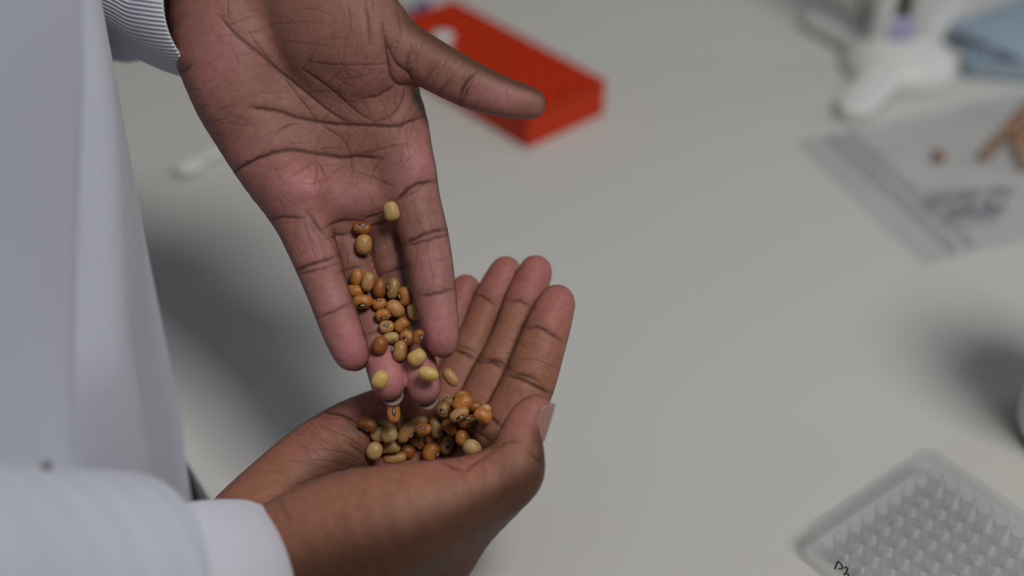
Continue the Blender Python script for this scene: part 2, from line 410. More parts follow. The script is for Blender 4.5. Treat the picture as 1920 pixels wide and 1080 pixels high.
# --- hand that pours (palm to the camera, fingers down)
U_palm = [
 ([(455, -110, 612, 118), (420, 40, 605, 104), (443, 150, 602, 93), (484, 240, 600, 84), (532, 330, 598, 73), (572, 400, 595, 56)], 0.8),
 ([(520, -100, 612, 100), (545, 110, 607, 85), (600, 280, 605, 70), (640, 400, 603, 50)], 0.8),
 ([(580, -100, 612, 100), (620, 120, 608, 85), (678, 280, 606, 70), (714, 400, 604, 50)], 0.8),
 ([(610, -60, 610, 100), (660, 100, 606, 90), (722, 220, 603, 77), (750, 300, 600, 62), (768, 365, 596, 48)], 0.8),
 ([(560, -110, 606, 120), (610, 10, 598, 112), (672, 75, 594, 98), (725, 112, 594, 66)], 0.8),
]
U_fing = [
 ([(556, 385, 595, 54), (590, 475, 588, 46), (616, 550, 582, 40), (638, 610, 579, 39), (652, 645, 579, 37), (659, 662, 580, 34)], 0.92),
 ([(634, 395, 603, 43), (660, 490, 601, 36), (692, 590, 597, 34), (715, 670, 588, 34), (725, 705, 584, 34), (728, 718, 583, 33)], 0.92),
 ([(708, 395, 604, 44), (737, 500, 602, 36), (763, 600, 597, 34), (785, 680, 588, 33), (793, 712, 585, 33), (795, 727, 584, 32)], 0.92),
 ([(762, 340, 598, 54), (795, 440, 590, 46), (812, 530, 583, 42), (822, 590, 580, 37.5), (827, 625, 580, 34), (829, 640, 581, 31)], 0.92),
 ([(700, 70, 596, 70), (745, 90, 592, 58), (790, 110, 590, 49), (850, 143, 588, 46), (900, 167, 588, 43), (950, 184, 589, 37), (980, 191, 590, 33), (994, 194, 591, 30)], 0.85),
]
U_pads = [(560, 350, 588, (11, 9, 7), 9), (670, 370, 596, (13, 8, 7), 9), (770, 310, 593, (8, 10, 7), 8), (440, 130, 594, (14, 22, 9), 10), (640, 60, 589, (20, 20, 8), 14)]
U_carve = [(600, 235, 577, (16, 22, 8), 8)]
U_cr = [
 ([(428, 328), (485, 296), (541, 280), (589, 286), (641, 295), (672, 293), (715, 297)], 0.95, 3.0),
 ([(668, 292), (700, 284), (726, 276), (763, 268)], 0.45, 2.0),
 ([(467, 202), (518, 206), (559, 220), (604, 229), (641, 233), (700, 235), (744, 236), (770, 226), (796, 217)], 0.95, 2.8),
 ([(411, 28), (444, 65), (493, 104), (524, 133), (574, 174), (615, 207), (656, 232)], 0.8, 2.4),
 ([(467, 63), (504, 111), (537, 152), (574, 200), (607, 237), (641, 259), (656, 289), (660, 333)], 0.5, 2.0),
 ([(567, 130), (619, 167), (670, 211), (702, 227)], 0.7, 2.2),
 ([(589, 117), (633, 122), (689, 122), (728, 120)], 0.5, 2.0),
 ([(504, 46), (560, 42), (604, 44)], 0.3, 2.0), ([(530, 78), (580, 82), (633, 89)], 0.3, 2.0), ([(633, 150), (670, 146), (700, 137)], 0.35, 2.0),
 ([(722, 60), (728, 107), (733, 140), (744, 157), (760, 160), (776, 157)], 0.85, 2.8),
 ([(724, 74), (741, 115), (764, 137), (775, 153)], 0.85, 2.6),
 ([(770, 90), (762, 122), (766, 140)], 0.6, 2.2),
 ([(685, 0), (691, 48), (693, 85)], 0.6, 2.2), ([(700, -5), (698, 24)], 0.5, 2.0), ([(652, 5), (659, 67)], 0.4, 1.8), ([(718, 30), (720, 74)], 0.55, 2.0), ([(742, 15), (754, 63)], 0.5, 2.0), ([(768, 80), (774, 100)], 0.5, 2),
 ([(745, 158), (707, 181), (678, 185)], 0.7, 2.6), ([(759, 163), (754, 192), (733, 218), (705, 228)], 0.6, 2.2),
 ([(426, -5), (428, 37)], 0.5, 2.0), ([(360, 122), (345, 132), (328, 144)], 0.7, 3), ([(352, 170), (376, 168)], 0.5, 2.4), ([(370, 205), (393, 198)], 0.4, 2.4),
 ([(437, 218), (410, 226), (393, 233)], 0.4, 2), ([(437, 234), (474, 234)], 0.4, 1.8), ([(395, 255), (420, 250)], 0.4, 2),
 ([(515, 255), (537, 237), (574, 229)], 0.5, 1.8), ([(559, 326), (578, 310), (596, 300)], 0.4, 1.8), ([(592, 290), (607, 322), (614, 342)], 0.45, 1.8),
 ([(659, 320), (700, 333), (740, 351)], 0.5, 1.8), ([(618, 333), (641, 311), (655, 305)], 0.4, 1.8), ([(690, 345), (705, 310), (728, 282)], 0.3, 1.8), ([(740, 330), (765, 300), (780, 285)], 0.3, 1.8),
 ([(818, 339), (790, 343), (767, 352), (748, 370), (736, 380)], 0.95, 3.4), ([(800, 343), (775, 360), (758, 372)], 0.5, 2.4),
 ([(503, 415), (531, 407), (573, 409)], 0.8, 2.8), ([(520, 420), (560, 414)], 0.4, 2), ([(578, 400), (592, 416), (608, 436)], 0.8, 4),
 ([(608, 427), (636, 416), (668, 414)], 0.8, 2.8), ([(614, 446), (640, 441), (662, 436)], 0.75, 2.6),
 ([(686, 427), (713, 420), (732, 415)], 0.8, 2.8), ([(675, 416), (698, 406), (722, 399)], 0.7, 2.6),
 ([(548, 511), (577, 497), (616, 485), (632, 480)], 0.85, 3.0), ([(552, 517), (597, 504), (633, 493)], 0.7, 2.6),
 ([(594, 597), (624, 584), (658, 569)], 0.75, 2.6),
 ([(636, 511), (655, 504), (680, 500)], 0.7, 2.8), ([(710, 517), (737, 507), (766, 497)], 0.75, 2.8), ([(712, 523), (740, 514)], 0.5, 2.2),
 ([(676, 630), (700, 622), (722, 612)], 0.6, 2.6), ([(752, 618), (776, 606), (792, 600)], 0.6, 2.6),
 ([(752, 459), (783, 444), (811, 433), (842, 429)], 0.9, 3.0), ([(757, 462), (791, 452), (818, 444), (843, 440)], 0.75, 2.8),
 ([(784, 555), (815, 551), (852, 541)], 0.8, 2.6), ([(803, 490), (842, 484)], 0.35, 2),
 ([(893, 134), (872, 158), (858, 192)], 0.9, 2.8), ([(885, 152), (872, 178), (863, 200)], 0.7, 2.4), ([(952, 162), (951, 188)], 0.35, 2),
 ([(822, 115), (808, 138), (795, 156)], 0.5, 2), ([(847, 145), (832, 165), (820, 182)], 0.55, 2.2), ([(900, 178), (893, 195), (888, 208)], 0.4, 2),
]
rng = np.random.RandomState(3)
U_in = lambda x, y: (x-330) > (y-120)*0.62 and x < 790
U_fine = (rand_fine(60, 420, 780, 20, 390, 20, 50, 52, 0.34, 1.7, rng, U_in) + rand_fine(50, 560, 790, 60, 380, 115, 30, 50, 0.34, 1.7, rng, U_in)
  + rand_fine(26, 525, 630, 420, 490, 70, 10, 40, 0.3, 1.6, rng) + rand_fine(20, 620, 740, 440, 500, 75, 10, 36, 0.3, 1.6, rng)
  + rand_fine(26, 755, 835, 370, 530, 78, 10, 42, 0.3, 1.6, rng) + rand_fine(20, 340, 440, 110, 300, 150, 20, 36, 0.34, 1.8, rng)
  + rand_fine(26, 760, 900, 70, 200, 118, 14, 34, 0.38, 1.7, rng) + rand_fine(14, 570, 640, 520, 640, 160, 14, 30, 0.16, 1.4, rng))
def U_palmness(u, v, N, facing):
    p = sstep(-0.05, 0.52, -N[:, 2] + 0.10*(N[:, 0]*0 - N[:, 1]))
    # the outer side of the thumb carries the dark skin of the back of the hand
    th = sstep(700, 790, u)*sstep(260, 200, v)
    q = sstep(0.15, 0.75, -N[:, 2]*0.8 - N[:, 1]*0.55)
    return p*(1-th)+p*q*th
U_pinks = [(0.7, 560, 350, 70, 50), (0.45, 660, 370, 60, 45), (0.6, 780, 300, 45, 60), (0.4, 400, 110, 60, 90), (0.95, 650, 650, 46, 60, 0), (0.95, 728, 700, 44, 75), (0.9, 788, 700, 44, 75), (0.95, 826, 620, 42, 60), (0.35, 600, 460, 60, 70),
           (0.35, 690, 150, 60, 40), (0.5, 940, 185, 60, 30), (0.3, 480, 300, 70, 60), (0.55, 620, 560, 40, 50), (0.4, 590, 480, 40, 50), (0.35, 810, 500, 40, 80)]  # last three also brighten the fingers, standing in for light they miss
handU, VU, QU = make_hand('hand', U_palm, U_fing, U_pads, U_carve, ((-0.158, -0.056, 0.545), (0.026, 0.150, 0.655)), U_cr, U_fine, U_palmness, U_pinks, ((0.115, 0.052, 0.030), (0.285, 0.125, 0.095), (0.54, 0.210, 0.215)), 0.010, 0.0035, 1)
child(handU, person); handU['label'] = 'brown-skinned hand, palm to the viewer, tipped so beans roll off its fingers'
# --- hand that catches (cupped, palm up)
L_palm = [
 ([(400, 1075, 575, 95), (470, 985, 588, 84), (530, 920, 600, 76), (595, 862, 609, 72), (662, 815, 615, 66), (738, 775, 620, 56), (792, 742, 621, 44)], 0.9),
 ([(480, 1060, 590, 90), (600, 965, 608, 74), (700, 905, 621, 62), (790, 860, 629, 52), (850, 790, 626, 46)], 0.9),
 ([(560, 1060, 585, 90), (690, 975, 600, 74), (810, 915, 612, 58), (890, 850, 611, 52), (945, 805, 600, 48)], 0.9),
 ([(420, 1110, 560, 120), (520, 1065, 558, 118), (620, 1018, 555, 122), (740, 980, 553, 110), (845, 942, 556, 82), (925, 905, 562, 58)], 0.9),
 ([(480, 1150, 575, 110), (640, 1120, 578, 118), (760, 1050, 574, 112), (850, 970, 572, 84), (940, 905, 575, 62)], 0.9),
]
L_fing = [
 ([(946, 812, 597, 54), (988, 725, 599, 51), (1013, 655, 603, 46), (1030, 605, 606, 42), (1041, 575, 609, 37), (1044, 567, 610, 34)], 0.9),
 ([(890, 785, 608, 46), (925, 705, 611, 42), (957, 630, 616, 35), (984, 560, 621, 37), (1001, 518, 623, 33), (1004, 509, 624, 31)], 0.9),
 ([(835, 760, 617, 46), (868, 690, 620, 42), (897, 620, 625, 33), (927, 555, 630, 36), (944, 520, 632, 33), (948, 510, 633, 30)], 0.9),
 ([(775, 760, 620, 44), (815, 680, 627, 38), (845, 610, 633, 33), (866, 560, 637, 31), (873, 542, 638, 28)], 0.9),
 ([(925, 910, 563, 62), (957, 888, 562, 62), (969, 860, 563, 53), (975, 825, 564, 43), (989, 790, 565, 38), (1003, 772, 566, 32), (1009, 767, 566, 27)], 0.9),
]
L_pads = [(650, 830, 606, (12, 10, 6), 8)]
L_carve = [(790, 840, 603, (20, 12, 14), 8)]
L_cr = [
 ([(886, 552), (905, 556), (930, 575)], 0.7, 2.8), ([(950, 564), (975, 565), (1000, 579)], 0.7, 2.8), ([(986, 615), (1009, 613), (1033, 626), (1056, 640)], 0.8, 3),
 ([(846, 655), (869, 662), (896, 676)], 0.85, 3.2), ([(852, 645), (880, 655), (897, 664)], 0.5, 2.6), ([(898, 680), (922, 677), (948, 692)], 0.9, 3.4), ([(903, 671), (934, 677), (954, 690)], 0.7, 3),
 ([(947, 703), (975, 709), (1007, 725), (1036, 739)], 0.9, 3.4), ([(953, 699), (987, 704), (1012, 716)], 0.7, 3), ([(970, 672), (1010, 676), (1040, 690)], 0.3, 2), ([(985, 640), (1020, 650)], 0.25, 2),
 ([(915, 776), (924, 786), (940, 800)], 0.9, 3.2), ([(860, 742), (884, 755)], 0.6, 3),
 ([(604, 771), (639, 776), (670, 792)], 0.9, 3.2), ([(640, 780), (668, 800), (690, 812)], 0.4, 2.4),
 ([(653, 834), (675, 846), (694, 863)], 0.6, 2.2), ([(590, 839), (646, 851), (684, 866)], 0.45, 2.2), ([(643, 816), (670, 832), (690, 850)], 0.4, 2), ([(560, 860), (620, 866), (660, 872)], 0.3, 2),
 ([(545, 914), (580, 902), (625, 886), (690, 872), (720, 868)], 0.7, 4),
 ([(885, 806), (905, 818), (924, 832)], 0.6, 2.4), ([(905, 800), (915, 815)], 0.4, 2), ([(830, 866), (850, 876), (872, 882)], 0.7, 3), ([(865, 888), (900, 862), (930, 842)], 0.6, 3), ([(925, 842), (950, 830), (978, 828)], 0.55, 3),
 ([(990, 846), (1008, 862), (1026, 880)], 0.7, 3), ([(985, 858), (1010, 880)], 0.4, 2.4), ([(1000, 826), (1018, 842)], 0.3, 2.4), ([(420, 932), (450, 946), (480, 975)], 0.5, 4),
 ([(470, 940), (500, 985), (525, 1030)], 0.35, 5), ([(520, 930), (545, 980)], 0.3, 5),
]
L_fine = (rand_fine(40, 560, 700, 780, 880, 25, 25, 50, 0.34, 1.9, rng) + rand_fine(30, 830, 930, 790, 880, 35, 50, 36, 0.4, 1.8, rng)
  + rand_fine(20, 950, 1040, 640, 760, 20, 15, 40, 0.2, 1.5, rng) + rand_fine(30, 560, 900, 890, 1060, 110, 25, 60, 0.10, 3.0, rng) + rand_fine(24, 880, 1010, 860, 950, 60, 40, 40, 0.12, 2.5, rng))
def L_palmness(u, v, N, facing):
    up = N[:, 1]*0.80 - N[:, 2]*0.60                 # world-up part of the normal decides near the wrist and thumb
    p1 = sstep(0.42, 1.0, up)
    p2 = sstep(-0.05, 0.5, -N[:, 2])
    k = sstep(880, 800, v)*sstep(1120, 1010, u + (v-740)*0.9)
    return p1*(1-k)+p2*k
L_pinks = [(0.7, 1045, 575, 40, 55), (0.8, 1003, 520, 40, 60), (0.7, 945, 520, 40, 55), (0.6, 872, 545, 36, 50), (0.55, 700, 760, 90, 40), (0.5, 985, 790, 40, 40), (0.4, 850, 860, 60, 30), (0.35, 600, 830, 60, 40), (0.3, 850, 720, 60, 40)]
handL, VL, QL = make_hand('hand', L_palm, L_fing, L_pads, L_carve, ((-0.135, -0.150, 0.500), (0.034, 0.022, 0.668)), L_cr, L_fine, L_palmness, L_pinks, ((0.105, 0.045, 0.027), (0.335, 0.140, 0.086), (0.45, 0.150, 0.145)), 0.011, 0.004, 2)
child(handL, person); handL['label'] = 'brown-skinned cupped hand, palm up, holding the heap of beans'
# --- nails
def nail(c, axis, dorsal, r, ln, wid, free, white, hand):
    """curved plate on the dorsal side of a fingertip; centre, axis, dorsal in camera space, metres"""
    a = np.array(axis, float); a /= np.linalg.norm(a); d = np.array(dorsal, float); d -= a*(d@a); d /= np.linalg.norm(d); s = np.cross(a, d)
    nu, nv = 14, 14; V = []
    for j in range(nv+1):
        t = j/nv
        for i in range(nu+1):
            q = (i/nu-0.5)*2; al = q*wid
            x = (-ln+0.35*ln*q*q)*(1-t)+(free-0.0055*(1-math.sqrt(max(0, 1-0.95*q*q))))*t
            rr = r*(1.0-0.10*t*t)+0.0002
            V.append(np.array(c)+a*x+d*(rr*math.cos(al))+s*(rr*math.sin(al)))
    Fq = [(j*(nu+1)+i, j*(nu+1)+i+1, (j+1)*(nu+1)+i+1, (j+1)*(nu+1)+i) for j in range(nv) for i in range(nu)]
    me = mesh('fingernail', c2w(np.array(V)), Fq); me.materials.append(M_nail); me.materials.append(M_nailtip)
    cut = nv*(ln+free-white)/(ln+free)
    for k, p in enumerate(me.polygons): p.material_index = 1 if k//nu >= cut else 0
    o = obj('fingernail', me, None, hand); md = o.modifiers.new('thickness', 'SOLIDIFY'); md.thickness = 0.0005; md.offset = 0
    return o
def tipvec(s):  # last centre and direction of a strand definition
    a, b = s[0][-3], s[0][-1]
    A, B = cam_pt(a[0], a[1], a[2]/1000.), cam_pt(b[0], b[1], b[2]/1000.)
    return B, B-A, b[3]*b[2]/1000./F
for k, s in enumerate(U_fing):
    c, a, r = tipvec(s)
    dors = (0, 0, 1) if k < 4 else (0.35, 0.75, 0.6)
    nail(c, a, dors, r*0.80, 0.011, 1.0, r+0.0010 if k < 4 else r-0.002, 0.0022, handU)
for k, s in enumerate(L_fing):
    c, a, r = tipvec(s)
    if k < 4: nail(c, a, (0, 0.25, 1), r*0.86, 0.010, 1.0, r*0.8, 0.0012, handL)
    else: nail(cam_pt(1001, 775, 0.566), (0.33, 0.93, 0.02), (0.86, -0.32, -0.36), 0.0073, 0.0090, 1.0, 0.0066, 0.0008, handL)
# ------------------------------------------------------------------ coat
def loft(rings, closed_u=True):
    n = len(rings[0]); V = [p for r in rings for p in r]; Fq = []
    for i in range(len(rings)-1):
        for k in range(n if closed_u else n-1):
            Fq.append((i*n+k, i*n+(k+1) % n, (i+1)*n+(k+1) % n, (i+1)*n+k))
    return V, Fq
prof = [(-.172, .02), (-.170, .12), (-.166, .20), (-.160, .28), (-.155, .36), (-.152, .43), (-.156, .49), (-.176, .55), (-.225, .60), (-.31, .62), (-.40, .59), (-.46, .48), (-.48, .34), (-.46, .18), (-.40, .04), (-.31, -.02), (-.22, -.03)]
pr = catmull(np.array(prof+[prof[0]]), 14)[:-1]
rings = []
for z in np.linspace(-0.42, 0.62, 105):
    ring = []
    for j, (x, y) in enumerate(pr):
        a = pr[(j+1) % len(pr)]-pr[j-1]; nx, ny = a[1], -a[0]; l = math.hypot(nx, ny); nx, ny = nx/l, ny/l
        if (x+.31)*nx+(y-.3)*ny < 0: nx, ny = -nx, -ny
        t = y - 0.10*(z-0.1)
        yc = 0.42+0.58*(max(z, 0.13)-0.187)+0.10*min(0, z-0.13)
        d = -0.010*math.exp(-((y-yc)/0.011)**2)+0.004*math.exp(-((y-yc+0.03)/0.016)**2)+0.003*math.exp(-((y-yc-0.026)/0.014)**2)
        yd_ = 0.445+0.30*(z-0.1); d += -0.003*math.exp(-((y-yd_)/0.008)**2)*max(0, min(1, (0.16-z)*12))
        d += 0.15*min(0.035, max(0.0, yc-0.02-y))*max(0.0, min(1.0, (y-0.33)*25))+0.003*math.exp(-((y-yc-0.03)/0.014)**2)
        d += 0.003*math.sin(t*27+z*5+2.0)+0.002*math.sin(z*23+t*18)
        amp = 1.0 if x > -0.2 else 0.6
        fade = 1.0/(1.0+math.exp((y-0.47)*90)) if x > -0.25 else 0.3
        d *= amp*(0.15+0.85*fade)
        flare = 0.010*max(0, (0.1-z))
        ring.append((x+nx*(d+flare), y+ny*(d+flare), z))
    rings.append(ring)
V, Fq = loft(rings)
coat = obj('lab_coat', mesh('lab_coat', V, Fq), M_coat, person); coat['label'] = 'white twill lab coat hanging at the left'
md = coat.modifiers.new('thickness', 'SOLIDIFY'); md.thickness = 0.0015; md.offset = -1
def tube(stations, n=96, ns=8, ribs=0, rib_amp=0.0, wr=0.0, squash=1.0, pull=0.0):
    """tube through camera-space stations (px, py, Zmm, r_px)"""
    C = np.array([[*cam_pt(x, y, z/1000.), r*z/1000./F] for (x, y, z, r) in stations]); S = catmull(C, ns)
    up = np.array((0., 1., 0.2)); rings = []
    for i, s in enumerate(S):
        t = S[min(i+1, len(S)-1)][:3]-S[max(i-1, 0)][:3]; t /= np.linalg.norm(t)
        b = np.cross(t, up); b /= np.linalg.norm(b); c = np.cross(b, t); ring = []
        for k in range(n):
            a = 2*math.pi*k/n
            r = s[3]*(1+wr*math.sin(3*a+i*0.5)*math.sin(i*0.55+a*1.3)) + rib_amp*math.cos(ribs*a)
            dv = c*math.cos(a)+b*math.sin(a)*squash
            ring.append(s[:3]+dv*r - t*pull*max(0.0, -dv[2])*(i/(len(S)-1))**2)
        rings.append(c2w(np.array(ring)))
    return rings
def cloth_tube(name, parent, mat_, thick, **kw):
    r = tube(**kw); V, Fq = loft(r); o = obj(name, mesh(name, V, Fq), mat_, parent)
    md = o.modifiers.new('thickness', 'SOLIDIFY'); md.thickness = thick; md.offset = 1
    return o
# far arm (top left)
o = cloth_tube('cuff', coat, M_knit, 0.001, stations=[(120, -80, 634, 112), (180, -52, 630, 108), (250, -28, 624, 118), (320, -8, 618, 134), (375, 5, 612, 141), (425, 12, 608, 140)], n=660, ns=7, ribs=110, rib_amp=0.00035, pull=0.012)
o['label'] = 'ribbed white knit cuff at the wrist of the pouring hand'
o = cloth_tube('sleeve', coat, M_coat, 0.0012, stations=[(320, 22, 668, 84), (260, 6, 664, 112), (190, -20, 660, 148), (100, -60, 650, 180), (-20, -110, 615, 220), (-200, -220, 560, 260)], wr=0.05)
# near arm (bottom left)
o = cloth_tube('cuff', coat, M_knit, 0.001, stations=[(280, 1130, 508, 165), (340, 1112, 520, 162), (390, 1098, 535, 158), (425, 1088, 548, 150), (450, 1082, 556, 144)], n=660, ns=7, ribs=110, rib_amp=0.0002)
o['label'] = 'white knit cuff at the wrist of the cupped hand'
sleeve = cloth_tube('sleeve', coat, M_coat, 0.0012, stations=[(236, 1126, 500, 236), (180, 1128, 490, 244), (80, 1135, 474, 256), (-60, 1150, 450, 282), (-300, 1150, 410, 330)], wr=0.012)
v, f = lathe([(0, 0), (0.0016, 0.0004), (0.003, 0.0012), (0.0038, 0.002), (0.004, 0.0012), (0.0036, 0.0)], 20)
b = obj('button', mesh('button', v, f), M_button, coat); b.location = at(88, 876, 0.468); b.scale = (.45, .45, .45)
b['label'] = 'small dark button on the coat'
# trousers under the coat, standing on the floor
for yy in (0.20, 0.42):
    rings = [[(-0.31+r*math.cos(2*math.pi*k/24), yy+r*math.sin(2*math.pi*k/24), z) for k in range(24)] for (z, r) in ((-0.9, .06), (-0.86, .065), (-0.6, .075), (-0.4, .085), (-0.2, .095), (0.0, .10))]
    V, Fq = loft(rings); obj('trouser_leg', mesh('trouser_leg', V, Fq), M_black, person)
# ------------------------------------------------------------------ beans
def bean_point(th, ph, kind):
    cx, sx = math.cos(th), math.sin(th)
    e1 = (0.82, 0.72, 0.92)[kind]
    x = math.copysign(abs(cx)**e1, cx); rr = abs(sx)**(0.85, 0.75, 0.95)[kind]
    y, z = rr*math.cos(ph), rr*math.sin(ph)
    dent = math.exp(-(x/0.45)**2)*max(0, z)**1.5
    z -= (0.20, 0.16, 0.10)[kind]*dent
    z += (0.10, 0.04, 0.0)[kind]*(x*x-0.3)*1.0
    y *= 1-0.05*x
    return (x, y, z)
def bean_mesh(kind):
    nu, nv = 28, 18; V = [bean_point(0.0001, 0, kind)]
    for i in range(1, nv):
        for k in range(nu): V.append(bean_point(math.pi*i/nv, 2*math.pi*k/nu, kind))
    V.append(bean_point(math.pi-0.0001, 0, kind)); Fq = []
    for k in range(nu): Fq.append((0, 1+k, 1+(k+1) % nu))
    for i in range(nv-2):
        for k in range(nu): Fq.append((1+i*nu+k, 1+(i+1)*nu+k, 1+(i+1)*nu+(k+1) % nu, 1+i*nu+(k+1) % nu))
    l = len(V)-1
    for k in range(nu): Fq.append((l, 1+(nv-2)*nu+(k+1) % nu, 1+(nv-2)*nu+k))
    return mesh('bean', V, Fq)
def patch_mesh(name, kind, rx, ry, off, x0=0.0, dome=0.0):
    V, Fq = [], []; nr, na = 4, 20
    def P(r, a):
        x = x0+r*rx*math.cos(a); y = r*ry*math.sin(a)
        th = math.acos(max(-1, min(1, math.copysign(abs(x)**(1/(0.82, 0.72, 0.92)[kind]), x)))); s = max(1e-4, abs(math.sin(th))**(0.85, 0.75, 0.95)[kind])
        ph = math.acos(max(-1, min(1, y/s)))
        p = bean_point(th, ph, kind); return (p[0], p[1], p[2]+off*(1 if r < .95 else -0.6)+dome*(1-r*r))
    V.append(P(0, 0))
    for i in range(1, nr+1):
        for k in range(na): V.append(P(i/nr, 2*math.pi*k/na))
    for k in range(na): Fq.append((0, 1+k, 1+(k+1) % na))
    for i in range(nr-1):
        for k in range(na): Fq.append((1+i*na+k, 1+(i+1)*na+k, 1+(i+1)*na+(k+1) % na, 1+i*na+(k+1) % na))
    return mesh(name, V, Fq)
def bean_mat(name, c1, c2):
    m, N, L, b = new_mat(name)
    tc = N.new('ShaderNodeTexCoord'); oi = N.new('ShaderNodeObjectInfo')
    va = N.new('ShaderNodeVectorMath'); va.operation = 'MULTIPLY_ADD'; va.inputs[1].default_value = (1, 1, 1)
    L.new(tc.outputs['Object'], va.inputs[0]); L.new(oi.outputs['Random'], va.inputs[2])
    n = N.new('ShaderNodeTexNoise'); n.inputs['Scale'].default_value = 1.4; n.inputs['Detail'].default_value = 5; n.inputs['Roughness'].default_value = 0.6
    L.new(va.outputs[0], n.inputs['Vector'])
    r = N.new('ShaderNodeValToRGB'); r.color_ramp.elements[0].position = 0.32; r.color_ramp.elements[1].position = 0.68
    r.color_ramp.elements[0].color = (*c1, 1); r.color_ramp.elements[1].color = (*c2, 1)
    L.new(n.outputs['Fac'], r.inputs['Fac']); L.new(r.outputs[0], b.inputs['Base Color'])
    b.inputs['Roughness'].default_value = 0.34; b.inputs['Specular IOR Level'].default_value = 0.5
    b.inputs['Subsurface Weight'].default_value = 0.0
    n2 = N.new('ShaderNodeTexNoise'); n2.inputs['Scale'].default_value = 5; L.new(va.outputs[0], n2.inputs['Vector'])
    bp = N.new('ShaderNodeBump'); bp.inputs['Strength'].default_value = 0.12; bp.inputs['Distance'].default_value = 0.1
    L.new(n2.outputs['Fac'], bp.inputs['Height']); L.new(bp.outputs[0], b.inputs['Normal'])
    return m
BM = {'amber': bean_mat('bean_amber', (0.40, 0.145, 0.030), (0.52, 0.22, 0.058)), 'brown': bean_mat('bean_brown', (0.25, 0.080, 0.018), (0.36, 0.13, 0.035)),
      'tan': bean_mat('bean_tan', (0.44, 0.22, 0.075), (0.56, 0.30, 0.115)), 'cream': bean_mat('bean_cream', (0.46, 0.285, 0.105), (0.58, 0.39, 0.165)),
      'olive': bean_mat('bean_olive', (0.30, 0.17, 0.060), (0.42, 0.255, 0.095)), 'orange': bean_mat('bean_orange', (0.46, 0.155, 0.033), (0.57, 0.225, 0.058)),
      'yellow': bean_mat('bean_yellow', (0.60, 0.38, 0.11), (0.70, 0.48, 0.17))}
M_eye = mat('bean_eye', (0.018, 0.012, 0.008), 0.4, noise=3)
M_hil = mat('bean_hilum', (0.66, 0.60, 0.46), 0.5, noise=3)
BMESH = {}
for kd in range(3):
    body = bean_mesh(kd)
    for cn in BM:
        bb = body.copy(); bb.materials.append(BM[cn]); bb.polygons.foreach_set('use_smooth', [True]*len(bb.polygons)); BMESH[(kd, cn)] = bb
EYE = [patch_mesh('eye_ring', k, 0.46, 0.30, 0.022) for k in range(3)]
HIL = [patch_mesh('hilum', k, 0.26, 0.12, 0.05, 0.08, 0.05) for k in range(3)]
for m_ in EYE: m_.materials.append(M_eye); m_.polygons.foreach_set('use_smooth', [True]*len(m_.polygons))
for m_ in HIL: m_.materials.append(M_hil); m_.polygons.foreach_set('use_smooth', [True]*len(m_.polygons))
PLACED = []     # (camera-space centre, radius)
def put_bean(center_c, lx, wx, angle, colour, eye, label, group, tilt=0.0, kind=None):
    Z = center_c[2]; a, bb = lx/2*Z/F*1.07, wx/2*Z/F*1.09
    kind = random.randrange(3) if kind is None else kind
    an = math.radians(angle); tl = math.radians(tilt)
    X = np.array((math.cos(an)*math.cos(tl), math.sin(an)*math.cos(tl), math.sin(tl)))
    ev = {'f': (0.15, 0.2, -1), 'u': (0, 1, -.25), 'd': (0, -1, -.25), 'l': (-1, 0, -.3), 'r': (1, 0, -.3), 'b': (0, .2, 1), 'ul': (-.7, .7, -.3), 'ur': (.7, .7, -.3), 'dl': (-.7, -.7, -.35), 'dr': (.7, -.7, -.3), 'fd': (0, -.5, -.8), 'fu': (0, .55, -.8)}[eye]
    Zv = np.array(ev, float); Zv -= X*(Zv@X); Zv /= np.linalg.norm(Zv); Yv = np.cross(Zv, X)
    M = Matrix([list(c2w_dir(X)), list(c2w_dir(Yv)), list(c2w_dir(Zv))]).transposed()
    if M.determinant() < 0:
        Yv = -Yv; M = Matrix([list(c2w_dir(X)), list(c2w_dir(Yv)), list(c2w_dir(Zv))]).transposed()
    o = bpy.data.objects.new('bean', BMESH[(kind, colour)]); COL.objects.link(o)
    o.matrix_world = Matrix.Translation(c2w(center_c)) @ M.to_4x4() @ Matrix.Diagonal((a, bb, bb*0.96, 1))
    tag(o, label, 'bean', group)
    for nm, me in (('eye_ring', EYE[kind]), ('hilum', HIL[kind])):
        c = bpy.data.objects.new(nm, me); COL.objects.link(c); c.parent = o
    return o
def settle(px, py, lx, wx, bvh, gap=0.0):
    """slide a bean along its sight line until it rests on skin or on a bean below it"""
    d = Vector((*cam_pt(px, py, 1.0),)); hit = bvh.ray_cast(Vector((0, 0, 0)), d.normalized())
    Z = hit[0].z if hit[0] else 0.62
    while Z > 0.5:
        c = cam_pt(px, py, Z); r = (wx*0.5)*Z/F; rm = (lx+wx)*0.25*Z/F
        n = bvh.find_nearest(Vector(c), 0.05)
        inside = (Vector(c)-n[0]).dot(n[1]) < 0 if n[0] else False
        ok = not (inside or (n[0] and n[3] < r*0.97))
        if ok:
            for (p, q) in PLACED:
                if np.linalg.norm(p-c) < (rm+q)*0.90: ok = False; break
        if ok: break
        Z -= 0.0004
    c = cam_pt(px, py, Z-gap); PLACED.append((c, (lx+wx)*0.25*Z/F)); return c
BU = BVHTree.FromPolygons([tuple(p) for p in VU], [tuple(q) for q in QU.tolist()])
BL = BVHTree.FromPolygons([tuple(p) for p in VL], [tuple(q) for q in QL.tolist()])
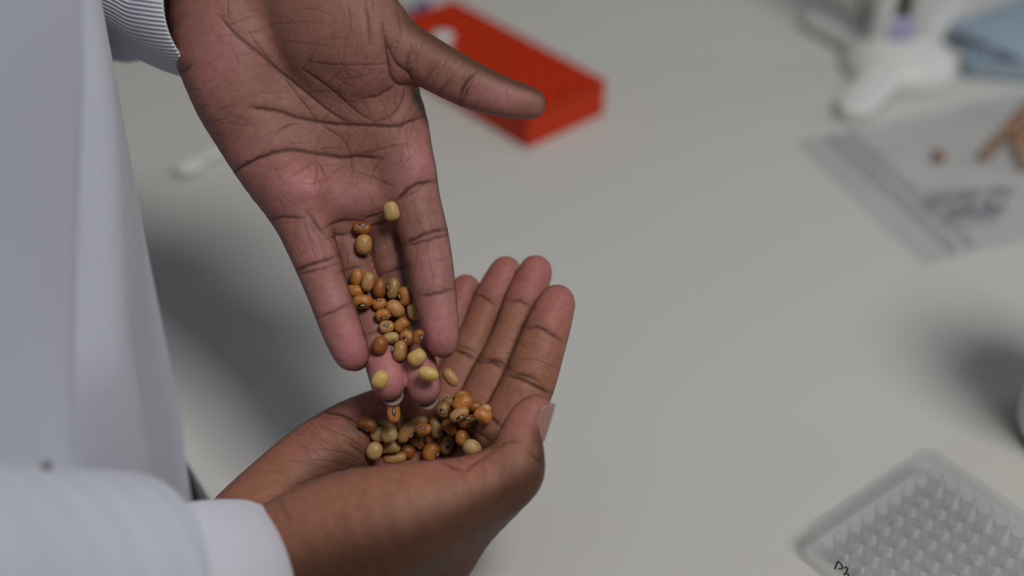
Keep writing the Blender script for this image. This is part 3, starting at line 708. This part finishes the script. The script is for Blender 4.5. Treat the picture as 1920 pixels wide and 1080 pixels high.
UP = [  # px, py, length, width, angle, colour, eye, tilt, label
 (679, 428, 33, 22, -8, 'brown', 'fu', 0, 'brown bean with white hilum up, upper of the pair at the finger roots'),
 (682, 458, 37, 29, 85, 'tan', 'b', 0, 'blunt tan bean directly under the brown bean at the finger roots'),
 (734, 396, 35, 27, 105, 'cream', 'b', 0, 'pale cream bean at the root of the index finger, highest bean of all'),
 (669, 520, 32, 24, 80, 'amber', 'b', 0, 'upright amber bean at the top left of the cluster on the fingers'),
 (690, 528, 35, 22, 75, 'tan', 'b', 0, 'narrow upright tan bean, second from left in the cluster top row'),
 (665, 546, 34, 23, -2, 'amber', 'b', 0, 'amber bean lying level beside the little finger'),
 (712, 540, 37, 29, 88, 'brown', 'r', 0, 'reddish brown bean in the cluster top row, its eye to the right'),
 (737, 541, 37, 24, 82, 'olive', 'l', 0, 'olive tan bean touching the reddish brown bean eye to eye'),
 (760, 555, 34, 28, 100, 'amber', 'ul', 0, 'amber bean at the right end of the cluster top row'),
 (679, 566, 38, 26, 5, 'amber', 'fd', 0, 'level amber bean whose white hilum looks straight out, beside the little finger'),
 (711, 570, 27, 23, 10, 'amber', 'ur', 0, 'small amber bean right of the bean with the staring hilum'),
 (741, 579, 36, 30, -38, 'tan', 'dl', 0, 'pinkish tan bean tilted over its dark eye, middle of the cluster'),
 (774, 583, 33, 20, 100, 'yellow', 'b', 0, 'slim yellow bean against the inner side of the index finger'),
 (718, 591, 27, 23, 12, 'amber', 'r', 0, 'small amber bean below left of the pinkish tan one'),
 (725, 613, 27, 23, 6, 'tan', 'l', 0, 'golden bean left of an amber bean, below the cluster middle'),
 (753, 610, 28, 25, 40, 'amber', 'dr', 0, 'amber bean right of the golden one, below the cluster middle'),
 (733, 634, 29, 21, 12, 'cream', 'dr', 0, 'pale bean with dark mottled eye between two brown beans low on the fingers'),
 (764, 634, 30, 25, -52, 'amber', 'ul', 0, 'amber brown bean with a dark upper corner, low on the middle finger'),
 (784, 631, 27, 21, 65, 'brown', 'ur', 0, 'brown bean with white hilum at its top touching the index fingertip'),
 (713, 647, 33, 27, 75, 'brown', 'b', 0, 'dull brown bean on the ring finger below the cluster'),
 (750, 658, 37, 28, 80, 'tan', 'l', 0, 'large upright tan bean in the groove near the two middle fingertips'),
 (782, 670, 33, 29, 40, 'yellow', 'b', 0, 'yellow bean sliding off near the middle fingertip'),
]
for (px, py, lx, wx, an, cn, ey, tl, lab) in UP:
    put_bean(settle(px, py, lx, wx, BU, 0.004 if px == 784 else 0.0), lx, wx, an, cn, ey, lab, 'beans rolling down the fingers', tl)
AIR = [
 (713, 712, 34, 28, 60, 'yellow', 'b', 'yellow bean leaving the ring fingertip', 0.5705),
 (803, 701, 37, 25, -15, 'yellow', 'b', 'long yellow bean tumbling off the middle fingertip', 0.5725),
 (845, 708, 36, 21, -55, 'tan', 'b', 'tan bean falling just right of the index fingertip', 0.586),
 (738, 772, 40, 23, 95, 'orange', 'f', 'orange bean dropping upright under the ring fingertip', 0.588),
]
for (px, py, lx, wx, an, cn, ey, lab, Z) in AIR:
    c = cam_pt(px, py, Z); PLACED.append((c, lx*.4*Z/F)); put_bean(c, lx, wx, an, cn, ey, lab, 'beans falling between the hands')
LOW = [
 (727, 799, 36, 19, -22, 'olive', 'b', 0, 'dull olive bean half buried at the back left of the heap'),
 (753, 794, 30, 19, 78, 'olive', 'r', 0, 'olive bean standing upright at the back of the heap under the falling orange one'),
 (786, 791, 34, 20, 12, 'olive', 'b', 0, 'olive bean lying level at the back middle of the heap'),
 (844, 752, 24, 22, 20, 'olive', 'u', 0, 'small olive bean at the far end of the heap'),
 (865, 744, 26, 22, 10, 'amber', 'b', 0, 'amber bean peeking out behind the glossy orange bean at the far end'),
 (909, 769, 24, 20, 30, 'cream', 'b', 0, 'pale bean half hidden behind the rightmost orange bean'),
 (823, 826, 28, 20, 40, 'olive', 'b', 0, 'olive bean buried left of the striped upright bean'),
 (807, 820, 26, 20, 70, 'brown', 'b', 0, 'brown bean buried in the middle of the heap'),
 (690, 796, 34, 27, -25, 'brown', 'dl', 0, 'brown bean lying apart at the far left of the heap, dark eye below'),
 (709, 814, 28, 25, 60, 'cream', 'b', 0, 'round cream bean next to the lone brown bean on the left'),
 (832, 769, 30, 24, -50, 'tan', 'ul', 0, 'tan bean at the top left of the far cluster'),
 (891, 763, 27, 23, 0, 'brown', 'd', 0, 'small brown bean right of the glossy orange bean'),
 (867, 757, 36, 30, 35, 'orange', 'b', 0, 'glossy orange bean topping the far cluster'),
 (818, 801, 38, 23, 100, 'olive', 'b', 0, 'blocky upright olive bean in the middle of the heap'),
 (793, 804, 30, 22, -6, 'amber', 'r', 0, 'amber bean with a pale dot at its right end, mid heap'),
 (861, 777, 37, 23, 28, 'tan', 'fd', 0, 'tan brown bean showing its white hilum below the glossy orange bean'),
 (844, 801, 33, 25, -38, 'brown', 'dl', 0, 'brown bean right of the blocky olive one, hilum to the left'),
 (878, 790, 39, 23, 12, 'brown', 'l', 0, 'long wrinkled brown bean on the right side of the heap'),
 (905, 780, 33, 28, -25, 'orange', 'd', 0, 'rightmost orange bean by the thumb, dark eye below'),
 (762, 811, 42, 26, 52, 'tan', 'd', 0, 'large yellowish tan bean leaning right, left middle of the heap'),
 (867, 820, 30, 26, 80, 'amber', 'r', 0, 'amber bean with its eye to the right, lower right of the heap'),
 (764, 846, 28, 24, -20, 'brown', 'b', 0, 'brown bean peering out behind the front tan beans'),
 (730, 816, 30, 26, 20, 'cream', 'b', 0, 'cream bean behind the big front cream bean'),
 (787, 827, 35, 27, -6, 'tan', 'dl', 0, 'golden tan bean with dark eye at lower left, front middle of the heap'),
 (702, 845, 33, 28, 70, 'cream', 'b', 0, 'leftmost cream bean at the front of the heap'),
 (839, 832, 38, 25, 78, 'olive', 'f', 0, 'striped olive bean standing up with its white hilum outward'),
 (810, 847, 36, 32, 60, 'orange', 'd', 0, 'plump orange bean at the front middle of the heap'),
 (740, 858, 41, 21, 6, 'tan', 'u', 0, 'long tan bean lying level at the very front of the heap'),
 (731, 837, 38, 28, 4, 'cream', 'd', 0, 'big cream tan bean on top at the front left of the heap'),
 (886, 841, 36, 30, -35, 'cream', 'b', 0, 'olive cream bean lying alone toward the thumb'),
]
for (px, py, lx, wx, an, cn, ey, tl, lab) in LOW:
    put_bean(settle(px, py, lx, wx, BL), lx, wx, an, cn, ey, lab, 'beans heaped in the cupped hand', tl)

# ------------------------------------------------------------------ red tube rack
def frame_from(o, xdir):
    x = Vector(xdir); x.z = 0; x.normalize(); return Matrix.Translation(o) @ Matrix.Rotation(math.atan2(x.y, x.x), 4, 'Z')
cB, cC = on_plane(1136, 148, 0.026), on_plane(850, -4, 0.026)
yd = (cC-cB).normalized(); xd = Vector((yd.y, -yd.x, 0))*0.067; cA = cB-xd
Mr = frame_from((cA.x, cA.y, 0), xd)
rack = empty('tube_rack', (cA.x, cA.y, 0), math.atan2(xd.y, xd.x))
tag(rack, 'red plastic microtube rack lying on the bench behind the thumb', 'rack')
W_, L_, Ht = xd.length, (cC-cB).length, 0.026
bm = bmesh.new(); box_bm(bm, (0, 0, 0.0), (W_, 0.003, Ht-0.004), Mr, 0.0008); box_bm(bm, (0, L_-0.003, 0.0), (W_, L_, Ht-0.004), Mr, 0.0008)
box_bm(bm, (0, 0.003, 0.0), (0.003, L_-0.003, Ht-0.004), Mr, 0.0008); box_bm(bm, (W_-0.003, 0.003, 0.0), (W_, L_-0.003, Ht-0.004), Mr, 0.0008)
child(obj('rack_wall', bm_mesh('rack_wall', bm), M_red, smooth=False), rack)
# top plate with 5 x 16 real holes
nx, ny = 5, 11; px_, py_ = W_/nx, L_/ny; V, Fq = [], []
def addv(p): V.append(Mr @ Vector(p)); return len(V)-1
for i in range(nx):
    for j in range(ny):
        x0, y0 = i*px_, j*py_; cx, cy = x0+px_/2, y0+py_/2; R_ = 0.0046
        sq, tp, bt = [], [], []
        for k in range(16):
            a = 2*math.pi*k/16+math.pi/16; c_, s_ = math.cos(a), math.sin(a); m_ = max(abs(c_), abs(s_))
            sq.append(addv((cx+c_/m_*px_/2, cy+s_/m_*py_/2, Ht-0.001))); tp.append(addv((cx+c_*R_, cy+s_*R_, Ht))); bt.append(addv((cx+c_*R_*.9, cy+s_*R_*.9, 0.004)))
        for k in range(16):
            l = (k+1) % 16; Fq += [(sq[k], sq[l], tp[l], tp[k]), (tp[k], tp[l], bt[l], bt[k])]
        Fq.append(tuple(bt))
child(obj('top_plate', mesh('top_plate', V, Fq), M_red, smooth=False), rack)
bm = bmesh.new(); box_bm(bm, (-0.001, -0.001, Ht-0.005), (W_+0.001, L_+0.001, Ht-0.0015), Mr, 0.001)
for f_ in [f_ for f_ in bm.faces if abs(f_.normal.z) > 0.9]: bm.faces.remove(f_)
child(obj('rim', bm_mesh('rim', bm), M_red, smooth=False), rack)
def microtube(name, loc, rot, label, body_m, cap_m, s=1.0):
    r = empty(name, loc); r.rotation_euler = rot; tag(r, label, 'tube')
    v, f = lathe([(0.0, -0.036*s), (0.0018*s, -0.0358*s), (0.0026*s, -0.034*s), (0.005*s, -0.018*s), (0.0053*s, 0.0), (0.0053*s, 0.001*s)], 20); obj('tube_body', mesh('tube_body', v, f), body_m, r, local=True)
    v, f = lathe([(0.0, 0.0042*s), (0.0058*s, 0.0042*s), (0.0064*s, 0.0036*s), (0.0064*s, 0.001*s), (0.0053*s, 0.0008*s)], 20); obj('tube_cap', mesh('tube_cap', v, f), cap_m, r, local=True)
    return r
p = on_plane(846, 92, 0.033); hx, hy = (Mr.inverted() @ Vector((p.x, p.y, 0))).xy
hx = (math.floor(hx/px_)+.5)*px_; hy = (math.floor(hy/py_)+.5)*py_; q = Mr @ Vector((hx, hy, 0.037))
microtube('microtube', q, (0, 0, 0), 'white capped microtube standing in the red rack next to the thumb', M_white, M_white, 1.15)
q = on_plane(786, 14, 0.007)
microtube('microtube', (q.x, q.y, 0.0075), (math.pi/2, 0, 0.9), 'blue capped microtube lying at the far corner of the red rack', M_white, M_navy, 1.15)
# ------------------------------------------------------------------ small white spatula under the pouring hand
a_, b_ = on_plane(345, 316, 0.004), on_plane(470, 262, 0.004); d_ = (b_-a_); 
sp = empty('plastic_spatula', (a_.x, a_.y, 0), math.atan2(d_.y, d_.x)); tag(sp, 'small white plastic spatula on the bench, mostly behind the pouring hand', 'spatula')
V, Fq = [], []
L1 = 0.040; ns = 24
for i in range(ns+1):
    t = i/ns; x = -0.006+t*L1; wd = 0.0075*math.sqrt(max(0.0, 1-((t-0.24)/0.26)**2)) if t < 0.42 else 0
    wd = max(wd, 0.0 if i == 0 else 0.0021)
    for k in range(12):
        a = 2*math.pi*k/12; V.append((x, wd*math.cos(a), 0.004+0.0036*math.sin(a)*min(1, (wd/0.004 if t < 0.3 else 0.8))))
Fq = [(i*12+k, i*12+(k+1) % 12, (i+1)*12+(k+1) % 12, (i+1)*12+k) for i in range(ns) for k in range(12)] + [tuple(range(11, -1, -1))]
obj('spatula_blade', mesh('spatula_blade', V, Fq), M_white, sp, local=True)
v, f = lathe([(0.0, 0.033), (0.002, 0.033), (0.0024, 0.06), (0.0026, 0.1), (0.0022, 0.104), (0, 0.1045)], 14)
h_ = obj('handle', mesh('handle', v, f), M_white, sp, local=True); h_.rotation_euler = (0, math.pi/2, 0); h_.location = (0, 0, 0.004)
# ------------------------------------------------------------------ pipette stand (top right)
hub = on_plane(1690, 100, 0.012)
st = empty('pipette_stand', (hub.x, hub.y, 0)); tag(st, 'white plastic stand with a star-shaped foot at the top right of the bench', 'stand')
v, f = lathe([(0.0, 0.022), (0.018, 0.022), (0.030, 0.017), (0.038, 0.010), (0.040, 0.003), (0.039, 0.0), (0, 0)], 40)
obj('hub', mesh('hub', v, f), M_white, st, local=True)
for (px, py, w0, w1) in ((1508, 22, .018, .010), (1588, 212, .017, .012), (1786, 140, .030, .019), (1640, -60, .018, .010), (1800, -20, .018, .010)):
    t_ = on_plane(px, py, 0.008); d_ = Vector((t_.x-hub.x, t_.y-hub.y)); l_ = d_.length; a_ = math.atan2(d_.y, d_.x)
    ringz = []
    for i in range(17):
        t = i/16; x = t*l_; wd = w0+(w1-w0)*t; hh = 0.018-0.008*t
        if t > 0.85: wd *= math.sqrt(max(0.02, 1-((t-0.85)/0.15)**2))
        ring = []
        for k in range(16):
            an = 2*math.pi*k/16; yy = math.copysign(abs(math.cos(an))**0.6, math.cos(an))*wd; zz = max(0.0, hh*0.5+math.copysign(abs(math.sin(an))**0.6, math.sin(an))*hh*0.5)
            ring.append((x*math.cos(a_)-yy*math.sin(a_), x*math.sin(a_)+yy*math.cos(a_), zz))
        ringz.append(ring)
    V, Fq = loft(ringz); Fq.append(tuple(range(16*16, 16*17))); obj('foot', mesh('foot', V, Fq), M_white, st, local=True)
v, f = lathe([(0.0085, 0.015), (0.0085, 0.30), (0.007, 0.305), (0, 0.305)], 20)
for dx, m_ in ((-0.015, M_white), (0.010, M_white)):
    o = obj('post', mesh('post', v, f), m_, st, local=True); o.location = (dx, 0.008, 0)
bm = bmesh.new(); box_bm(bm, (-0.012, -0.001, 0.02), (0.006, 0.010, 0.036), None, 0.002); obj('clip', bm_mesh('clip', bm), M_purple, st, local=True)
bm = bmesh.new(); box_bm(bm, (-0.010, 0.006, 0.036), (0.004, 0.012, 0.20), None, 0.001); obj('gap_dark_strip', bm_mesh('gap_dark_strip', bm), M_dark, st, local=True)  # added dark strip that stands in for the dark gap between the posts
# ------------------------------------------------------------------ pale blue tray at the right of the stand
t0, t1 = on_plane(1816, 148, 0), on_plane(1960, 160, 0); d_ = t1-t0; Lt, Dt = d_.length, 0.02
Mt = frame_from((t0.x, t0.y, 0), d_)
tr = empty('tray', (t0.x, t0.y, 0), math.atan2(d_.y, d_.x)); tag(tr, 'narrow pale blue plastic tray right of the white stand', 'tray')
for nm, lo_, hi_, m_ in (('tray_front', (0, 0, 0), (Lt, 0.003, 0.014), M_blue), ('tray_floor', (0.0, 0.003, 0), (Lt, Dt-.003, 0.003), M_blue), ('tray_side', (-0.003, 0.0, 0), (0.0, Dt, 0.014), M_blue), ('tray_back', (0.0, Dt-.003, 0), (Lt, Dt, 0.014), M_blue)):
    bm = bmesh.new(); box_bm(bm, lo_, hi_, Mt, 0.001); child(obj(nm, bm_mesh(nm, bm), m_), tr)
l0, l1 = on_plane(1775, 42, 0.018), on_plane(1925, 112, 0.018); d_ = l1-l0; Lb = d_.length; al = math.atan2(d_.y, d_.x)
bx = empty('plastic_box', (l0.x, l0.y, 0.0), al); tag(bx, 'blue grey flat plastic box behind the narrow tray in the top right corner', 'box')
Mx = Matrix.Translation((l0.x, l0.y, 0.0)) @ Matrix.Rotation(al, 4, 'Z')
bm = bmesh.new(); box_bm(bm, (0.004, 0.002, 0.0), (Lb-.002, 0.10, 0.013), Mx, 0.002); child(obj('box_base', bm_mesh('box_base', bm), M_blue), bx)
bm = bmesh.new(); box_bm(bm, (0.002, 0.0, 0.013), (Lb, 0.102, 0.018), Mx, 0.002); child(obj('box_lid', bm_mesh('box_lid', bm), M_blue), bx)
# ------------------------------------------------------------------ zip bag with beans
b0, b1 = on_plane(1492, 262, 0.003), on_plane(1735, 492, 0.003); d_ = b1-b0; yv = Vector((-d_.y, d_.x, 0)).normalized()
bl = d_.length; ax_ = d_.normalized()
bag = empty('zip_bag', (b0.x, b0.y, 0), math.atan2(d_.y, d_.x)); tag(bag, 'clear zip bag with printed lines and brown beans inside, right edge of the bench', 'bag')
def bag_pt(s, t, top):   # s along the mouth, t into the bag
    puff = math.sin(math.pi*min(1, max(0, s)))**0.7*math.sin(math.pi*min(1, max(0.0, t*0.9)))**0.8
    z = 0.0012 if not top else 0.0022+0.020*puff+0.0016*math.sin(s*17+t*9)*min(1, 6*t)*min(1, 6*s*(1-s)) + 0.0012*math.sin(t*31-s*11)*min(1, 4*s*(1-s))
    return (s*bl, t*0.26, z)
for top in (0, 1):
    n1, n2 = 40, 60; V = [bag_pt(i/n1, j/n2, top) for j in range(n2+1) for i in range(n1+1)]
    Fq = [(j*(n1+1)+i, j*(n1+1)+i+1, (j+1)*(n1+1)+i+1, (j+1)*(n1+1)+i) for j in range(n2) for i in range(n1)]
    obj('film', mesh('film', V, Fq), M_film, bag, local=True)
for t in (0.055, 0.085):
    bm = bmesh.new()
    box_bm(bm, (0.004, t*0.26*1.6-0.0011, 0.0008), (bl-0.004, t*0.26*1.6+0.0011, 0.0078), None, 0.0008); obj('zip_strip', bm_mesh('zip_strip', bm), M_zip, bag, local=True)
def print_mat():
    m, N, L, b = new_mat('bag_print'); b.inputs['Base Color'].default_value = (0.05, 0.05, 0.09, 1); b.inputs['Roughness'].default_value = 0.5
    tc = N.new('ShaderNodeTexCoord'); mp = N.new('ShaderNodeMapping'); mp.inputs['Scale'].default_value = (420, 160, 1); L.new(tc.outputs['Object'], mp.inputs['Vector'])
    n = N.new('ShaderNodeTexNoise'); n.inputs['Scale'].default_value = 1.0; n.inputs['Detail'].default_value = 1; L.new(mp.outputs[0], n.inputs['Vector'])
    r = N.new('ShaderNodeMapRange'); r.inputs['From Min'].default_value = 0.42; r.inputs['From Max'].default_value = 0.5; L.new(n.outputs['Fac'], r.inputs['Value'])
    sc_ = N.new('ShaderNodeMath'); sc_.operation = 'MULTIPLY'; sc_.inputs[1].default_value = 0.55; L.new(r.outputs[0], sc_.inputs[0]); L.new(sc_.outputs[0], b.inputs['Alpha'])
    return m
M_print = print_mat()
def on_bag(px, py, dz=0.0006):
    z = 0.015; 
    for _ in range(6):
        p = on_plane(px, py, z); l = p-b0; s = (l.x*ax_.x+l.y*ax_.y)/bl; t = (l.x*yv.x+l.y*yv.y)/0.26; z = bag_pt(s, t, 1)[2]
    return Vector((*bag_pt(s, t, 1)[:2], z+dz)), s, t
for (x0, y0, x1, y1, hgt) in ((1738, 373, 1900, 362, 26), (1772, 400, 1886, 392, 24)):
    V = []; n1 = 24
    for j in range(5):
        for i in range(n1+1):
            V.append(on_bag(x0+(x1-x0)*i/n1, y0+(y1-y0)*i/n1+(j/4-0.5)*hgt)[0])
    Fq = [(j*(n1+1)+i, j*(n1+1)+i+1, (j+1)*(n1+1)+i+1, (j+1)*(n1+1)+i) for j in range(4) for i in range(n1)]
    obj('print_line', mesh('print_line', V, Fq), M_print, bag, local=True)
BAGB = [(1760, 292, 'brown', 'single bean alone in the clear bag'), (1848, 288, 'olive', 'lower bean of the slanted line of beans in the bag'), (1862, 272, 'brown', 'middle bean of the slanted line of beans in the bag'), (1876, 256, 'olive', 'upper bean of the slanted line of beans in the bag')]
GRP = [(1893, 240), (1905, 224), (1918, 212), (1932, 200), (1900, 258), (1913, 244), (1926, 232), (1940, 222), (1908, 276), (1920, 264), (1934, 252), (1916, 294), (1929, 284), (1944, 270), (1924, 306), (1940, 300)]
for (px, py, cn, lab) in BAGB + [(x, y, ('amber', 'brown', 'olive')[k % 3], 'brown bean in the pile inside the clear bag at the right edge') for k, (x, y) in enumerate(GRP)]:
    q = on_plane(px, py, 0.005); Zc = (Vector((0, CT, -ST))).dot(q-Vector((0, 0, H)))
    put_bean(cam_pt(px, py, Zc), 27, 21, random.uniform(0, 180), cn, 'b', lab, 'beans in the clear bag', 0)
# ------------------------------------------------------------------ white bottle at the right edge
p = on_plane(1913, 850, 0.0)
bt = empty('reagent_bottle', (p.x+0.036, p.y+0.012, 0)); tag(bt, 'white plastic bottle cut off by the right edge of the picture', 'bottle')
v, f = lathe([(0, 0.0), (0.026, 0.0), (0.0315, 0.0015), (0.034, 0.005), (0.0345, 0.01), (0.0345, 0.135), (0.032, 0.144), (0.022, 0.152), (0.016, 0.156), (0.016, 0.17)], 48)
obj('bottle_body', mesh('bottle_body', v, f), M_white, bt, local=True)
v, f = lathe([(0.019, 0.157), (0.019, 0.178), (0.017, 0.180), (0, 0.180)], 40); obj('bottle_cap', mesh('bottle_cap', v, f), M_white, bt, local=True)
# ------------------------------------------------------------------ 96-well plate (bottom right)
w1, w2 = on_plane(1579, 1009, 0.0142), on_plane(1579+27*7, 1009-18.4*7, 0.0142); xd = w2-w1
pitch = 0.009
Mp = frame_from((w1.x, w1.y, 0), xd)      # local x along the row of eight wells, local -y along the twelve
plate = empty('well_plate', (w1.x, w1.y, 0), math.atan2(xd.y, xd.x)); tag(plate, 'clear lidded plate of round wells at the bottom right corner', 'well plate')
mx_, my_ = 0.0112, 0.0143
X0, X1, Y1, Y0 = -mx_, 7*pitch+mx_, my_, -11*pitch-my_
def ring_wall(x0, x1, y0, y1, z0, z1, flare=0.0, ch=0.004, top=False, name='x'):
    def outl(o): return [(x0-o+ch, y0-o), (x1+o-ch, y0-o), (x1+o, y0-o+ch), (x1+o, y1+o-ch), (x1+o-ch, y1+o), (x0-o+ch, y1+o), (x0-o, y1+o-ch), (x0-o, y0-o+ch)]
    V = [Mp @ Vector((*p, z0)) for p in outl(flare)] + [Mp @ Vector((*p, z1)) for p in outl(0)]
    Fq = [(k, (k+1) % 8, 8+(k+1) % 8, 8+k) for k in range(8)]
    if top: Fq.append(tuple(range(8, 16)))
    return mesh(name, V, Fq)
def thicken(o, t=0.0009):
    md = o.modifiers.new('thickness', 'SOLIDIFY'); md.thickness = t; md.offset = -1; return o
thicken(child(obj('skirt', ring_wall(X0, X1, Y0, Y1, 0.0, 0.006, 0.0012, name='skirt'), M_clear, smooth=False), plate))
thicken(child(obj('plate_wall', ring_wall(X0+.002, X1-.002, Y0+.002, Y1-.002, 0.004, 0.0142, 0.0, name='plate_wall'), M_clear, smooth=False), plate))
lid = thicken(child(obj('lid', ring_wall(X0+.0008, X1-.0008, Y0+.0008, Y1-.0008, 0.0075, 0.0172, 0.0006, top=True, name='lid'), M_clear, smooth=False), plate))
lid['label'] = 'clear lid with handwriting'
v, f = lathe([(0, 0.0015), (0.0024, 0.0016), (0.0031, 0.0024), (0.00345, 0.0140), (0.0040, 0.0142), (0.0040, 0.0146), (0.0034, 0.0146), (0.0028, 0.0030), (0.0021, 0.0022), (0, 0.0021)], 24)
wm = mesh('well', v, f); wm.materials.append(M_well); wm.polygons.foreach_set('use_smooth', [True]*len(wm.polygons))
for j in range(12):
    for i in range(8):
        o = bpy.data.objects.new('well', wm); COL.objects.link(o); o.parent = plate; o.location = (i*pitch, -j*pitch, 0)
# handwriting on the lid: P2
def stroke(name, pts, r):
    P_ = [on_plane(x, y, 0.0175) for (x, y) in pts]; S_ = catmull(np.array(P_), 6); rings = []
    for i, s in enumerate(S_):
        t = S_[min(i+1, len(S_)-1)]-S_[max(i-1, 0)]; t = Vector(t).normalized(); n_ = t.cross(Vector((0, 0, 1))).normalized()
        rings.append([Vector(s)+n_*r*math.cos(a)+Vector((0, 0, 1))*0.00012*math.sin(a) for a in [2*math.pi*k/8 for k in range(8)]])
    V, Fq = loft(rings); Fq += [tuple(range(7, -1, -1)), tuple((len(rings)-1)*8+k for k in range(8))]
    return child(obj(name, mesh(name, V, Fq), M_ink), lid)
def Z9(x, y): return (1480+x/9.0, 960+y/9.0)
stroke('handwritten_letter', [Z9(768, 965), Z9(790, 900), Z9(818, 835), Z9(850, 855), Z9(885, 900), Z9(892, 945), Z9(870, 965), Z9(820, 955)], 0.00036)
stroke('handwritten_digit', [Z9(925, 950), Z9(950, 930), Z9(978, 945), Z9(975, 990), Z9(925, 1060), Z9(950, 1045), Z9(985, 1040), Z9(1000, 1085)], 0.00036)
